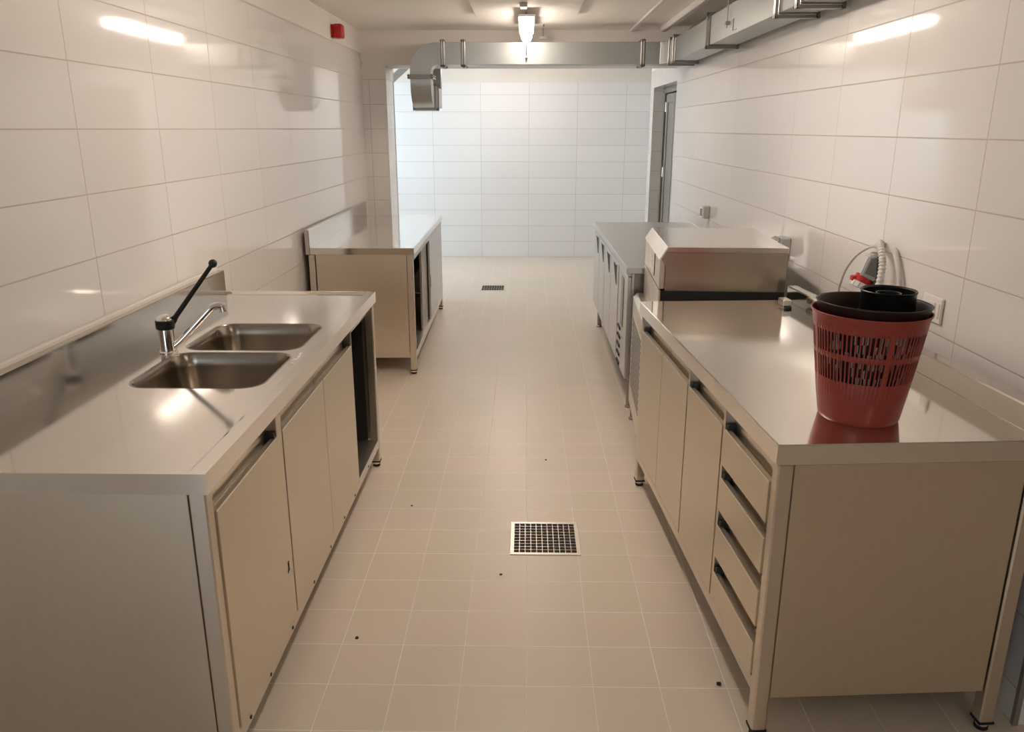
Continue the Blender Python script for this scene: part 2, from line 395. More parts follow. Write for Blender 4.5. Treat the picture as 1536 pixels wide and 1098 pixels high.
# folded apron all round
for a, b_ in ((0, 1), (1, 2), (2, 3), (3, 0)):
    p, q = outer[a], outer[b_]
    v = [O[a], O[b_], bm.verts.new((q[0], q[1], TA - .05)), bm.verts.new((p[0], p[1], TA - .05))]
    bm.faces.new(v)
ft = [bm.verts.new((x, y, TA - .05)) for x, y in outer]; it = [bm.verts.new((min(max(x, .012), L_ - .012), min(max(y, .012), .69), TA - .05)) for x, y in outer]
for i in range(4): bm.faces.new((ft[i], ft[(i + 1) % 4], it[(i + 1) % 4], it[i]))
bmesh.ops.remove_doubles(bm, verts=bm.verts[:], dist=1e-5)
top = obj('worktop', bm, M['steel_top'], ra)
# backsplash: upright, flat cap and return to the wall
t.part('backsplash', [(0, L_, .703, DP, TA - .04, TA + .098)], M['splash'], .003)
bm = bmesh.new(); t.bx(bm, 0.0, L_, DP - .002, DP + .018, TA + .088, TA + .112, bev=.005)
o = obj('sealant_bead', bm, M['sealant'], ra); o['label'] = 'white sealant along the splashback top'
for cx, cy in basins:
    bm = bmesh.new(); rings = []
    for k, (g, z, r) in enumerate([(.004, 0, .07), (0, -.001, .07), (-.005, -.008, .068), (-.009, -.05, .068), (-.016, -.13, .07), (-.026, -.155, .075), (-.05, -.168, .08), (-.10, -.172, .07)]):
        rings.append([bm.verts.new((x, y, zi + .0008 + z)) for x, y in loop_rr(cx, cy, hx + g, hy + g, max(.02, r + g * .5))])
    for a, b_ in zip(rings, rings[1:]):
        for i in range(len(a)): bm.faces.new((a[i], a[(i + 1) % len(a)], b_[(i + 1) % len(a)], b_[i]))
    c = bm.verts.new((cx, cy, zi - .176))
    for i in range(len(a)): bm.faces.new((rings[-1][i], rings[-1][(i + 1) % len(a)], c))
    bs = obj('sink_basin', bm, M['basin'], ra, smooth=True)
    bm = bmesh.new(); lathe(bm, [(0, .004), (.02, .004), (.022, .006), (.038, .006), (.042, .002)], (cx, cy, zi - .176), 24)
    obj('drain', bm, M['chrome'], bs, smooth=True)
LEGZ = TA - .05
for l, b_ in ((.012, .010), (L_ - .052, .010), (.012, DP - .065), (L_ - .052, DP - .065)): t.leg(l, b_, LEGZ)
t.part('side_panel', [(.018, .03, .054, DP - .07, .13, LEGZ)], M['steel_panel'])
t.part('side_panel', [(L_ - .03, L_ - .018, .054, DP - .07, .13, LEGZ)], M['steel_panel'])
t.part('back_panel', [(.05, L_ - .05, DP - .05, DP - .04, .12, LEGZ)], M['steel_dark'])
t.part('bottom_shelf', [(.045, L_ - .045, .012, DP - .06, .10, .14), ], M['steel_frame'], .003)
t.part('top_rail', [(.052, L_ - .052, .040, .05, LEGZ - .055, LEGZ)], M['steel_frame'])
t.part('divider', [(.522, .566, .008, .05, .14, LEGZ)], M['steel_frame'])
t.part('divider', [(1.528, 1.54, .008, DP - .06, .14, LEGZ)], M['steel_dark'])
t.part('bay_black_sheets', [(1.545, 1.55, .06, DP - .06, .145, LEGZ), (2.0, 2.005, .06, DP - .06, .145, LEGZ), (1.545, 2.005, .40, .41, .145, LEGZ)], M['rubber'])  # black sheets at the sides of the open bay and across it
t.door(.055, .520, .148, .752); t.door(.570, 1.050, .148, .752, capend=False); t.door(1.054, 1.526, .148, .752)
for k, l in enumerate((.13, .30, .52, .78, 1.02, 1.25, 1.45, 1.75)):
    bm = bmesh.new(); lathe(bm, [(0, .002), (.005, .0015), (.006, 0)], seg=12, M4=Matrix.Translation((l, .0115, .118)) @ Matrix.Rotation(PI / 2, 4, 'X'))
    obj('rivet', bm, M['rubber'], ra)
bm = bmesh.new(); prism(bm, [(.511, .345), (.519, .352), (.520, .325), (.523, .318), (.516, .322), (.505, .318), (.513, .330)], 1, .0045, .0065)
obj('chip', bm, M['rubber'], ra)
# limescale streak beside the front basin
bm = bmesh.new()
for k in range(16):
    x = .90 + k * .008 + random.uniform(-.004, .004); y = .064 + random.uniform(-.006, .008)
    lathe(bm, [(0, .0006), (random.uniform(.003, .007), .0001)], (x, y, zi), 8)
tag(obj('limescale_mark', bm, M['scale'], ra), '', '')
o = bpy.data.objects['limescale_mark']; del o['label']; del o['category']; o['label'] = 'whitish dried limescale smear'

# mixer tap
fx, fy = -1.232, 2.625; fz = zi
fc = thing('mixer_tap', 'chrome mixer tap with a long black lever behind the twin basins', 'tap', (fx, fy, fz))
bm = bmesh.new(); lathe(bm, [(0, 0.0002), (.031, 0.0002), (.031, .004), (.026, .008), (.026, .085), (0, .085)], seg=28); obj('body', bm, M['chrome'], fc, smooth=True)
bm = bmesh.new(); lathe(bm, [(.0, .083), (.029, .083), (.031, .086), (.031, .112), (.028, .115), (0, .115)], seg=28); obj('collar', bm, M['black'], fc, smooth=True)
bm = bmesh.new(); lathe(bm, [(.027, .114), (.025, .122), (.018, .129), (.009, .132), (0, .133)], seg=28); obj('cap', bm, M['chrome'], fc, smooth=True)
tip = Vector((-1.045 - fx, 2.61 - fy, 1.165 - fz))
tip = Vector((-1.08 - fx, 2.70 - fy, 1.150 - fz))
bm = bmesh.new()
s0 = Vector((.015, .012, .098))
tube(bm, [s0, s0 + (tip - s0) * .08, s0 + (tip - s0) * .12, s0 + (tip - s0) * .93, tip], .006, rad=[.013, .012, .009, .0075, .0075])
dirv = (tip - s0).normalized()
Mx = Matrix.Translation(tip + dirv * .008) @ dirv.to_track_quat('Z', 'Y').to_matrix().to_4x4()
lathe(bm, [(0, -.015), (.0075, -.013), (.013, -.007), (.015, 0), (.013, .007), (.0075, .013), (0, .015)], seg=20, M4=Mx)
obj('lever', bm, M['black'], fc, smooth=True)
bm = bmesh.new()
sp = smooth_path([(.018, .004, .018), (.045, .012, .040), (.10, .028, .098), (.140, .040, .140), (.152, .045, .150), (.168, .050, .153), (.186, .055, .150)], 6)
tube(bm, sp, .0125, seg=16)
tube(bm, [(.182, .054, .156), (.186, .055, .132)], .0125, seg=18)
obj('spout', bm, M['chrome'], fc, smooth=True)

# ------------------------------------------------------------------ drawer table, front right
TB = .87
rb = table_root('drawer_table', 'stainless steel table with four drawers and three doors, front right', 'table', (.610, 1.792), 3.65, -1)
t = T(rb, -1); L_ = 1.668
t.part('worktop', [(0, L_, 0, .656, TB - .055, TB)], M['steel_top'], .003)
t.part('backsplash', [(0, L_, .655, .70, TB - .05, TB + .065)], M['splash'], .004)
LEGZ = TB - .055
for l, b_ in ((.010, .010), (L_ - .050, .010), (.010, .648), (L_ - .050, .648)): t.leg(l, b_, LEGZ)
t.part('side_panel', [(.018, .03, .054, .645, .128, LEGZ)], M['steel_panel'])
t.part('side_panel', [(L_ - .03, L_ - .018, .054, .645, .128, LEGZ)], M['steel_panel'])
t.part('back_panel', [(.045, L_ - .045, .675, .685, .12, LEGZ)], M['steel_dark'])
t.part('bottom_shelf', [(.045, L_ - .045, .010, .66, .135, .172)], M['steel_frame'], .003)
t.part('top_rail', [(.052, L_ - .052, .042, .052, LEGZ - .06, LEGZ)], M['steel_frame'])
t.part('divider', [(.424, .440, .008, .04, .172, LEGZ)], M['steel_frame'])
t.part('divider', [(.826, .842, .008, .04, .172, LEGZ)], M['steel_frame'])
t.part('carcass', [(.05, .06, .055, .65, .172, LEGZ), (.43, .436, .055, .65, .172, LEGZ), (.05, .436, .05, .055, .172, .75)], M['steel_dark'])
t.door(.444, .822, .180, .750); t.door(.846, 1.224, .180, .750, capend=False); t.door(1.228, 1.612, .180, .750)
for z0, z1 in ((.635, .750), (.487, .592), (.330, .436), (.182, .276)):
    t.door(.052, .420, z0, z1, name='drawer')
# faint smudges of the near panel belong to its finish; a cut pipe end lies at the far wall corner
p = rb.location; 
def loc_rb(l, b, z=0):
    a = math.radians(3.65)   # direction of the front edge
    d = Vector((-math.sin(a), math.cos(a), 0)); n = Vector((math.cos(a), math.sin(a), 0))
    return Vector((.610, 1.792, 0)) + d * l + n * b + Vector((0, 0, z))
q = loc_rb(1.505, .592, TB + .0003)
e = thing('loose_table_foot', 'small square steel tube end with black foot, far wall corner of drawer table', 'table foot', q, math.radians(3.65))
obj('tube', B(-.018, .018, -.014, .05, .010, .036, bev=.003), M['steel_frame'], e)
bm = bmesh.new(); lathe(bm, [(0, 0), (.014, 0), (.016, .003), (.016, .008), (.010, .0098), (0, .0098)], (.004, -.012, 0), 20); obj('pad', bm, M['rubber'], e, smooth=True)

# ------------------------------------------------------------------ sliding door table, back left
TL = .858
rc = table_root('sliding_door_table', 'stainless steel table with half open sliding doors at back left', 'table', (-.728, 5.150), .8, 1)
t = T(rc, 1); L_ = 2.085; D3 = .705
t.part('worktop', [(0, L_, 0, .677, TL - .045, TL)], M['steel_top'], .003)
t.part('backsplash', [(0, L_, .675, D3, TL - .045, TL + .115)], M['splash'], .003)
LEGZ = TL - .045
for l, b_ in ((.010, .010), (L_ - .050, .010), (.010, D3 - .055), (L_ - .050, D3 - .055)): t.leg(l, b_, LEGZ)
t.part('side_panel', [(.018, .03, .054, D3 - .06, .145, LEGZ)], M['steel_panel'])
t.part('side_panel', [(L_ - .03, L_ - .018, .054, D3 - .06, .145, LEGZ)], M['steel_panel'])
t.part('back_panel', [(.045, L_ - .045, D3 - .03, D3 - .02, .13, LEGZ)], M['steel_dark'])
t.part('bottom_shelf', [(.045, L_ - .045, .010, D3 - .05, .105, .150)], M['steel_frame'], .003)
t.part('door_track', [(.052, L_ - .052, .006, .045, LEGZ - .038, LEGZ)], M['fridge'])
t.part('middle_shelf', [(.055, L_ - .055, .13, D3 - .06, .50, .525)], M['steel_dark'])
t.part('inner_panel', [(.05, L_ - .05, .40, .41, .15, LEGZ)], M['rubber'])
o = t.part('sliding_door', [(1.02, L_ - .055, .008, .024, .152, LEGZ - .04)], M['fridge'], .002)
bm = bmesh.new(); t.bx(bm, 1.035, 1.05, .0065, .009, .40, .50, bev=.0006); obj('handle', bm, M['rubber'], o)
t.part('sliding_door', [(.66, 1.66, .030, .044, .152, LEGZ - .04)], M['steel_dark'], .002)
t.part('door_edge', [(.645, .665, .028, .046, .152, LEGZ - .04)], M['steel_frame'], .002)

# ------------------------------------------------------------------ refrigerated counter, back right
TR = .86
rd = table_root('refrigerated_counter', 'low steel refrigerated counter with four doors at back right', 'fridge', (.560, 4.40), 0, -1)
t = T(rd, -1); L_ = 2.26
t.part('worktop', [(0, L_, 0, .70, TR - .035, TR)], M['fridge'], .003)
t.part('backsplash', [(.0, L_, .70, .72, TR - .035, TR + .05)], M['steel_top'], .003)
t.part('body', [(.045, L_ - .02, .035, .69, .19, TR - .035)], M['fridge'], .004)
for l, b_ in ((.12, .06), (L_ - .12, .06), (.12, .62), (L_ - .12, .62)):
    bm = bmesh.new(); lathe(bm, [(0, 0), (.024, 0), (.024, .01), (.018, .014), (.018, .19), (0, .19)], (l, -b_, 0), 20)
    obj('leg', bm, M['steel_dark'], rd, smooth=True)
t.part('top_strip', [(.045, L_ - .02, .012, .034, TR - .058, TR - .037)], M['fridge'])
# compressor cover: frame, tall display recess and five vents
t.part('side_panel', [(.041, .0455, .05, .68, .20, TR - .04)], M['steel_dark'])  # dark sheet added here, painting in the dark gap mirrored on this end
cp = t.part('compressor_cover', [(.045, .475, .014, .034, .20, TR - .062)], M['fridge'], .003)
t.part('display', [(.20, .31, .010, .0145, .47, .765)], M['steel_dark'], .002, parent=cp)
for k in range(5):
    z = .45 - k * .055; bm = bmesh.new()
    t.prism(bm, [(.0142, z), (.004, z - .012), (.0142, z - .028)], .30, .42); v = obj('vent', bm, M['rubber'], cp)
for k in range(4):
    l0 = .482 + k * .440
    d = t.part('door', [(l0, l0 + .434, .010, .034, .205, TR - .062)], M['fridge'], .003)
    bm = bmesh.new()                       # pocket grip: wedge-shaped mouth with a steel lip beside it
    A = [(l0 + .10, .775), (l0 + .27, .775), (l0 + .12, .665)]
    vs = [[bm.verts.new((x, -y, z)) for x, z in A] for y in (.0085, .030)]
    bm.faces.new(vs[0]); bm.faces.new(vs[1][::-1])
    for i in range(3): bm.faces.new((vs[0][i], vs[0][(i + 1) % 3], vs[1][(i + 1) % 3], vs[1][i]))
    obj('handle', bm, M['rubber'], d)
    bm = bmesh.new(); t.bx(bm, l0 + .075, l0 + .083, .006, .012, .66, .785, bev=.001); obj('lip', bm, M['steel_dark'], d)

# ------------------------------------------------------------------ ice maker between the right-hand tables
im = thing('ice_maker', 'boxy stainless steel ice maker between drawer table and refrigerated counter', 'ice maker', (.607, 3.62, 0), math.radians(-3.2))
W, DL = .57, .74        # width towards the wall, length away from the camera
bm = bmesh.new()
prism(bm, [(.03, .886), (.03, 1.0), (.005, 1.035), (.034, 1.083), (W, 1.083), (W, .886)], 1, 0, DL); 
obj('hood', bm, M['hood'], im)
bm = bmesh.new(); prism(bm, [(-.002, 1.030), (.034, 1.087), (.038, 1.083), (.004, 1.027)], 1, -.004, DL + .004); o = obj('edge_strip', bm, M['trim'], im)
o['label'] = 'bright bevelled edge strip'
obj('lid', B(.034, W + .004, -.004, DL + .004, 1.062, 1.087, bev=.002), M['lid'], im)
obj('black_band', B(.0125, W, -.0008, DL - .004, .838, .885), M['rubber'], im)  # black band along the near side below the hood
fd = obj('front_panel', B(.004, .028, .002, DL - .002, .893, 1.032, bev=.002), M['ice'], im)
cdp = obj('instruction_card', B(.0005, .0038, .24, .46, .925, 1.028, bev=.0004), M['paper'], fd)
cdp['label'] = 'white printed card'
bm = bmesh.new()
for k in range(5): box(bm, -.0003, .0006, .27, .38 - .02 * (k % 3), 1.0 - k * .012, 1.003 - k * .012)
obj('print', bm, M['ink'], cdp)
obj('hinge_pin', B(.001, .0038, .222, .228, .915, 1.03, bev=.0005), M['rubber'], fd)
bm = bmesh.new(); prism(bm, [(.004, .60), (.004, .837), (.10, .837), (.10, .60)], 1, .002, DL - .002, .002); box(bm, .004, .012, .002, DL - .002, .8372, .888); obj('storage_door', bm, M['ice'], im)
bm = bmesh.new(); prism(bm, [(-.052, .10), (-.052, .705), (-.030, .727), (W, .722), (W, .10)], 1, 0, DL, .002); obj('body', bm, M['ice'], im)
obj('core', B(.10, W - .004, .01, DL - .01, .728, .838), M['ice'], im)
bm = bmesh.new()
box(bm, -.0535, -.0515, .10, DL - .06, .20, .62)
bl = obj('grille', bm, M['ice'], im)
bm = bmesh.new()
for r in range(22):
    for c in range(12):
        y = .13 + c * .045 + (.02 if r % 2 else 0); z = .22 + r * .0178
        box(bm, -.0542, -.0532, y, y + .032, z, z + .010)
obj('slots', bm, M['black'], bl)
for x, y in ((-.03, .05), (-.03, DL - .05), (W - .05, .05), (W - .05, DL - .05)):
    bm = bmesh.new(); lathe(bm, [(0, 0), (.022, 0), (.022, .01), (.015, .014), (.015, .1), (0, .1)], (x, y, 0), 16); obj('foot', bm, M['steel_dark'], im, smooth=True)

# ------------------------------------------------------------------ bucket on the drawer table and what stands in it
BC = Vector((.881, 2.003, TB + .0003))
def bucket_shell(bm, prof, seg, holes=None, c=(0, 0, 0)):
    an = lambda k: 2 * PI * (k + (.28 if (holes and k % 2 == 1) else 0)) / seg
    rings = [[bm.verts.new((c[0] + r * math.cos(an(k)), c[1] + r * math.sin(an(k)), c[2] + z)) for k in range(seg)] for r, z in prof]
    for i, (a, b_) in enumerate(zip(rings, rings[1:])):
        for k in range(seg):
            if holes and i in holes and k % 2 == 0 and (k // 2) % 19 != 0: continue
            bm.faces.new((a[k], a[(k + 1) % seg], b_[(k + 1) % seg], b_[k]))
    return rings
bk = thing('waste_bucket', 'red-brown plastic bucket with two slotted bands standing on the drawer table', 'bucket', BC)
bm = bmesh.new()
H = .288
rr = lambda z: .099 + (.141 - .099) * (z / H) ** .9
zs = [0, .006, .02, .06, .118, .176, .190, .245, .262, H - .012, H - .003, H]
prof = [(rr(z) - (.003 if z == 0 else 0), z) for z in zs]; prof[-1] = (rr(H) + .004, H); prof[-2] = (rr(H) + .003, H - .004)
rg = bucket_shell(bm, prof, 152, holes=(4, 6))
bm.faces.new(rg[0][::-1])
o = obj('body', bm, M['terracotta'], bk, smooth=True)
sm = o.modifiers.new('thickness', 'SOLIDIFY'); sm.thickness = .0035; sm.offset = -1
# nested pot
np_ = thing('plant_pot', 'dark brown pot nested in the red-brown bucket, rim showing', 'pot', BC + Vector((0, 0, .0045)))
bm = bmesh.new()
H2 = .304
prof = [(.082, .0), (.086, .005), (.092, .08), (.104, .18), (.120, .26), (.130, .285), (.134, H2 - .004), (.137, H2)]
rg = bucket_shell(bm, prof, 96); bm.faces.new(rg[0][::-1])
o = obj('body', bm, M['brown_pot'], np_, smooth=True)
sm = o.modifiers.new('thickness', 'SOLIDIFY'); sm.thickness = .003; sm.offset = -1
np_.rotation_euler = (math.radians(-1.0), math.radians(1.2), 0)
# crumpled film between the two
bm = bmesh.new(); n = 60; rings = []
random.seed(3)
for j in range(9):
    z = .09 + j * .022; ring = []
    for k in range(n):
        a = math.radians(200 + 150 * k / (n - 1)); r = rr(z) - .0075 - random.uniform(0, .006)
        ring.append(bm.verts.new((r * math.cos(a), r * math.sin(a), z + random.uniform(-.004, .004))))
    rings.append(ring)
for a, b_ in zip(rings, rings[1:]):
    for k in range(n - 1):
        if random.random() < .27: bm.faces.new((a[k], a[k + 1], b_[k + 1], b_[k]))
fm = obj('plastic_film', bm, M['film']); fm.location = BC
s_ = fm.modifiers.new('thickness', 'SOLIDIFY'); s_.thickness = .0006
tag(fm, 'crumpled milky film glimpsed through the bucket slots', 'plastic film')
# clear jar and black ring on it
jc = Vector((.932, 2.03, TB + .008))
bm = bmesh.new(); bucket_shell(bm, [(.046, 0), (.050, .01), (.050, .25), (.062, .262), (.066, .272)], 48)
rg = None
jar = obj('clear_container', bm, M['clear'], smooth=True); jar.location = jc
s_ = jar.modifiers.new('thickness', 'SOLIDIFY'); s_.thickness = .002
tag(jar, 'clear plastic container inside the pot, holding up the black ring', 'container')
bm = bmesh.new()
seg = 64
lathe(bm, [(.066, .0), (.067, .004), (.066, .045), (.0685, .052), (.0665, .054), (.062, .050), (.061, .012), (.030, .010), (.0295, .042), (.031, .046), (.028, .046), (.0265, .042), (.0265, .006), (.012, .006), (0, .006)], seg=seg)
lathe(bm, [(.066, 0), (0, -.001)], seg=seg)
ring = obj('black_ring', bm, M['black'], smooth=True); ring.location = jc + Vector((0, 0, .2725)); 
tag(ring, 'round black plastic dish with an inner ring on top of the bucket', 'plastic dish')

# ------------------------------------------------------------------ wall fittings on the right
def wall_box(name, label, cat, y, z, w_, h_, dep, group=None):
    r = thing(name, label, cat, (XR, y, z), 0, group)
    return r
# industrial red socket
ce = thing('industrial_socket', 'grey wall socket with red collar above the bucket', 'socket', (XR, 3.10, 1.060))
obj('back_plate', B(-.022, -.001, -.036, .040, -.050, .078, bev=.004), M['grey2'], ce)
bm = bmesh.new()
A = [(-.022, -.034, .078), (-.022, .020, .078), (-.052, .016, .072), (-.052, -.028, .072)]
Bq = [(-.022, -.040, -.028), (-.022, .024, -.028), (-.080, .024, .000), (-.080, -.038, .000)]
va = [bm.verts.new(p) for p in A]; vb = [bm.verts.new(p) for p in Bq]
fs = [bm.faces.new(va), bm.faces.new(vb[::-1])] + [bm.faces.new((va[i], vb[i], vb[(i + 1) % 4], va[(i + 1) % 4])) for i in range(4)]
bmesh.ops.bevel(bm, geom=list(bm.edges), offset=.005, segments=2, affect='EDGES')
hs = obj('housing', bm, M['grey'], ce)
bm = bmesh.new(); v8 = [(-.026, -.0345, .066), (-.048, -.0345, .064), (-.066, -.0405, .006), (-.026, -.0405, -.010)]
prism(bm, [(p[0], p[2]) for p in v8], 1, -.0415, -.032, .001); obj('cover_panel', bm, M['grey2'], hs)
ax = Vector((-.42, -.02, -.90)).normalized(); Mx = Matrix.Translation((-.048, .002, -.012)) @ ax.to_track_quat('Z', 'Y').to_matrix().to_4x4()
bm = bmesh.new(); lathe(bm, [(0, -.002), (.034, -.002), (.034, .030), (.0, .030)], seg=32, M4=Mx); obj('collar', bm, M['red_cee'], ce, smooth=True)
obj('latch', B(-.100, -.078, -.012, .016, -.030, -.008, bev=.004), M['red_cee'], ce)
bm = bmesh.new(); lathe(bm, [(.034, .027), (.040, .028), (.040, .048), (.034, .049), (.030, .046), (.030, .030), (0, .030)], seg=32, M4=Mx); lr = obj('lock_ring', bm, M['white_pl'], ce, smooth=True)
for k in range(12):
    a = 2 * PI * k / 12; p0 = Mx @ Vector((.0400 * math.cos(a), .0400 * math.sin(a), .029)); p1 = Mx @ Vector((.0400 * math.cos(a), .0400 * math.sin(a), .047))
    bm = bmesh.new(); tube(bm, [p0, p1], .0014, 6); obj('rib', bm, M['grey2'], lr)
# corrugated conduit coming out of the wall and hanging down
cp_ = smooth_path([(XR - .002, 3.075, 1.160), (XR - .016, 3.070, 1.180), (XR - .034, 3.045, 1.184), (XR - .044, 2.995, 1.165), (XR - .046, 2.965, 1.11), (XR - .054, 2.955, 1.03), (XR - .062, 2.955, .95), (XR - .055, 2.96, .86), (XR - .055, 2.985, .62)], 22)
bm = bmesh.new(); tube(bm, cp_, .011, seg=14, rad=[.0135 if (i // 2) % 2 else .0108 for i in range(len(cp_))])
tag(obj('corrugated_conduit', bm, M['white_pl'], smooth=True), 'ribbed off-white conduit looping down in front of the red socket', 'conduit')
bm = bmesh.new(); tube(bm, smooth_path([(XR - .002, 3.08, 1.160), (XR - .020, 3.13, 1.160), (XR - .040, 3.21, 1.118), (XR - .045, 3.29, 1.050), (XR - .045, 3.335, .98), (XR - .040, 3.36, .90), (XR - .03, 3.37, .55)], 10), .005)
tag(obj('thin_cable', bm, M['cond'], smooth=True), 'thin grey cable curving down to the left of the red socket', 'cable')
bm = bmesh.new(); tube(bm, smooth_path([(XR - .002, 2.98, 1.170), (XR - .014, 2.94, 1.160), (XR - .018, 2.90, 1.12), (XR - .018, 2.865, 1.05), (XR - .018, 2.86, .95), (XR - .022, 2.87, .6)], 10), .010)
tag(obj('thick_cable', bm, M['cond'], smooth=True), 'thick pale cable hanging to the right of the red socket', 'cable')
# flush switch plate
sw = thing('wall_switch', 'white flush switch plate on the tiles right of the bucket', 'switch', (XR, 2.64, 1.022))
obj('plate', B(-.010, -.0005, -.065, .065, -.043, .043, bev=.003), M['white_pl'], sw)
obj('rocker', B(-.014, -.009, -.030, .014, -.026, .026, bev=.002), M['white_pl'], sw)
obj('rocker', B(-.013, -.009, -.054, -.034, -.026, .026, bev=.002), M['white_pl'], sw)
# surface socket with raised lid
so = thing('surface_socket', 'grey surface socket with open clear lid beside the ice maker', 'socket', (XR, 4.19, 1.012))
obj('box', B(-.055, -.0005, -.045, .045, -.048, .048, bev=.006), M['grey'], so)
bm = bmesh.new(); prism(bm, [(-.056, -.045), (-.072, -.034), (-.064, .040), (-.056, .042)], 1, -.034, .034, .003); obj('face', bm, M['chrome'], so)
bm = bmesh.new(); prism(bm, [(-.057, .040), (-.100, .020), (-.103, .026), (-.060, .050)], 1, -.040, .040, .002); obj('lid', bm, M['clear'], so)
obj('insert', B(-.0745, -.060, -.020, .020, -.034, .004, bev=.002), M['rubber'], so)
s2 = thing('surface_switch', 'small grey surface switch box on the tiles near the side door', 'switch', (XR, 6.08, 1.000))
obj('box', B(-.042, -.0005, -.040, .040, -.045, .045, bev=.004), M['grey'], s2)
obj('frame', B(-.058, -.041, -.036, .036, -.042, .042, bev=.004), M['white_pl'], s2)
obj('rocker', B(-.062, -.056, -.022, .022, -.026, .026, bev=.002), M['grey2'], s2)

# ------------------------------------------------------------------ fittings on the left wall
al = thing('alarm_sounder', 'red alarm sounder high on the left wall', 'alarm', (XL, 6.40, 2.298))
obj('base', B(.0005, .018, -.045, .045, -.046, .046, bev=.004), M['red_alarm'], al)
bm = bmesh.new(); box(bm, .016, .085, -.050, .050, -.050, .050, bev=.014, seg=3); obj('cap', bm, M['red_alarm'], al, smooth=True)
bm = bmesh.new(); tube(bm, [(.045, 0, -.052), (.045, 0, -.045)], .007); obj('screw', bm, M['rubber'], al)
bm = bmesh.new(); tube(bm, smooth_path([(XL + .002, 7.36, 2.24), (XL + .008, 7.37, 2.20), (XL + .02, 7.38, 2.15)], 5), .004); tube(bm, [(XL + .02, 7.38, 2.155), (XL + .022, 7.38, 2.135)], .009)
tag(obj('wire_stub', bm, M['cond']), 'short loose wire end in the far left corner above the tiles', 'wire')

# ------------------------------------------------------------------ ceiling lamps
def lamp(label, x, y0, y1, z, mat, group=None):
    r = thing('ceiling_lamp', label, 'lamp', (x, (y0 + y1) / 2, z)); h = (y1 - y0) / 2
    bm = bmesh.new(); prism(bm, [(-.046, .034), (-.046, .012), (-.034, -.016), (-.014, -.028), (.014, -.028), (.034, -.016), (.046, .012), (.046, .034)], 1, -h, h, .003)
    obj('diffuser', bm, mat, r)
    obj('housing', B(-.060, .060, -h - .004, h + .004, .034, .052, bev=.004), M['white_pl'], r)
    for s in (-1, 1):
        bm = bmesh.new(); top_ = ZC - z
        tube(bm, [(0, s * (h - .2), .06), (0, s * (h - .2), top_ - .001)], .008); box(bm, -.02, .02, s * (h - .2) - .02, s * (h - .2) + .02, top_ - .012, top_ - .0005)
        obj('bracket', bm, M['steel_dark'], r)
    return r
lamp('lit tube lamp hanging from the ceiling in front of the duct', -.005, 5.95, 7.00, 2.305, M['lamp'])
lamp('lit tube lamp on the ceiling just above the sink table aisle', 0.0, 2.75, 4.0, 2.345, M['lamp_near'])
lamp('lit tube lamp on the ceiling of the room beyond the beam', -.2, 8.55, 9.85, 2.36, M['lamp_back'])
lamp('added tube lamp, unseen behind the camera, for warm fill', 1.2, -.9, .3, 2.345, M['warm_fill'])  # unseen lamp, added to brighten and warm the near panels
jb = obj('junction_box', B(-.05, .0, 5.70, 5.82, ZC - .05, ZC - .0225, bev=.004), M['grey']); tag(jb, 'small grey clip on the ceiling panel at the top edge', 'junction box')
bm = bmesh.new(); tube(bm, [(.135, 7.30, ZC - .001), (.135, 7.30, ZC - .075)], .006); box(bm, .11, .165, 7.285, 7.315, ZC - .088, ZC - .070); tube(bm, [(.135, 7.05, ZC - .001), (.135, 7.05, ZC - .02)], .006)
tag(obj('ceiling_hook', bm, M['steel_dark']), 'small metal hanger on the ceiling right of the lit lamp', 'hanger')

# ------------------------------------------------------------------ ducts
ZD0, ZD1 = 2.112, 2.285; YD0, YD1 = 7.06, 7.24
DX0, DX1 = 1.165, 1.335
def flange_frame(name, axis, pos, a0, a1, z0, z1, parent, g=.022, th=.028, mat=None):
    """rectangular slip flange around a duct, bolts at the corners"""
    bm = bmesh.new(); A0, A1, Z0, Z1 = a0 - g, a1 + g, z0 - g, z1 + g
    def q(u0, u1, w0, w1, d0=-th / 2, d1=th / 2):
        if axis == 0: box(bm, pos + d0, pos + d1, u0, u1, w0, w1, bev=.002)
        elif axis == 1: box(bm, u0, u1, pos + d0, pos + d1, w0, w1, bev=.002)
        else: box(bm, u0, u1, w0, w1, pos + d0, pos + d1, bev=.002)
    for u in ((A0, A1, Z0, z0), (A0, A1, z1, Z1), (A0, a0, Z0, Z1), (a1, A1, Z0, Z1)):
        q(*u, -th / 2, -.003); q(*u, .003, th / 2)
    for u in ((a0 - .006, a1 + .006, z0 - .006, z0), (a0 - .006, a1 + .006, z1, z1 + .006), (a0 - .006, a0, z0, z1), (a1, a1 + .006, z0, z1)): q(*u, -th / 2 - .004, th / 2 + .004)
    f = obj(name, bm, mat or M['zinc_frame'], parent)
    bm = bmesh.new()
    for u in (A0 + g / 2, A1 - g / 2):
        for v in (Z0 + g / 2, Z1 - g / 2):
            if axis == 0: p, q_ = (pos - th * .75, u, v), (pos + th * .75, u, v)
            elif axis == 1: p, q_ = (u, pos - th * .75, v), (u, pos + th * .75, v)
            else: p, q_ = (u, v, pos - th * .75), (u, v, pos + th * .75)
            tube(bm, [p, q_], .008, 6)
    obj('bolts', bm, M['steel_dark'], f)
    return f
du = thing('cross_duct', 'galvanised duct running along the beam, with a bend down at its left end', 'duct', (0, 7.15, ZD1))
du_off = Vector((0, -7.15, -ZD1))
def dpart(name, bm, mat, smooth=False, parent=None):
    if parent is None: bmesh.ops.translate(bm, vec=du_off, verts=bm.verts[:])
    return obj(name, bm, mat, parent or du, smooth)
XE = -.745     # bend starts here
bm = bmesh.new(); box(bm, XE, .96, YD0, YD1, ZD0, ZD1, bev=.002); dpart('duct_section', bm, M['zinc'])
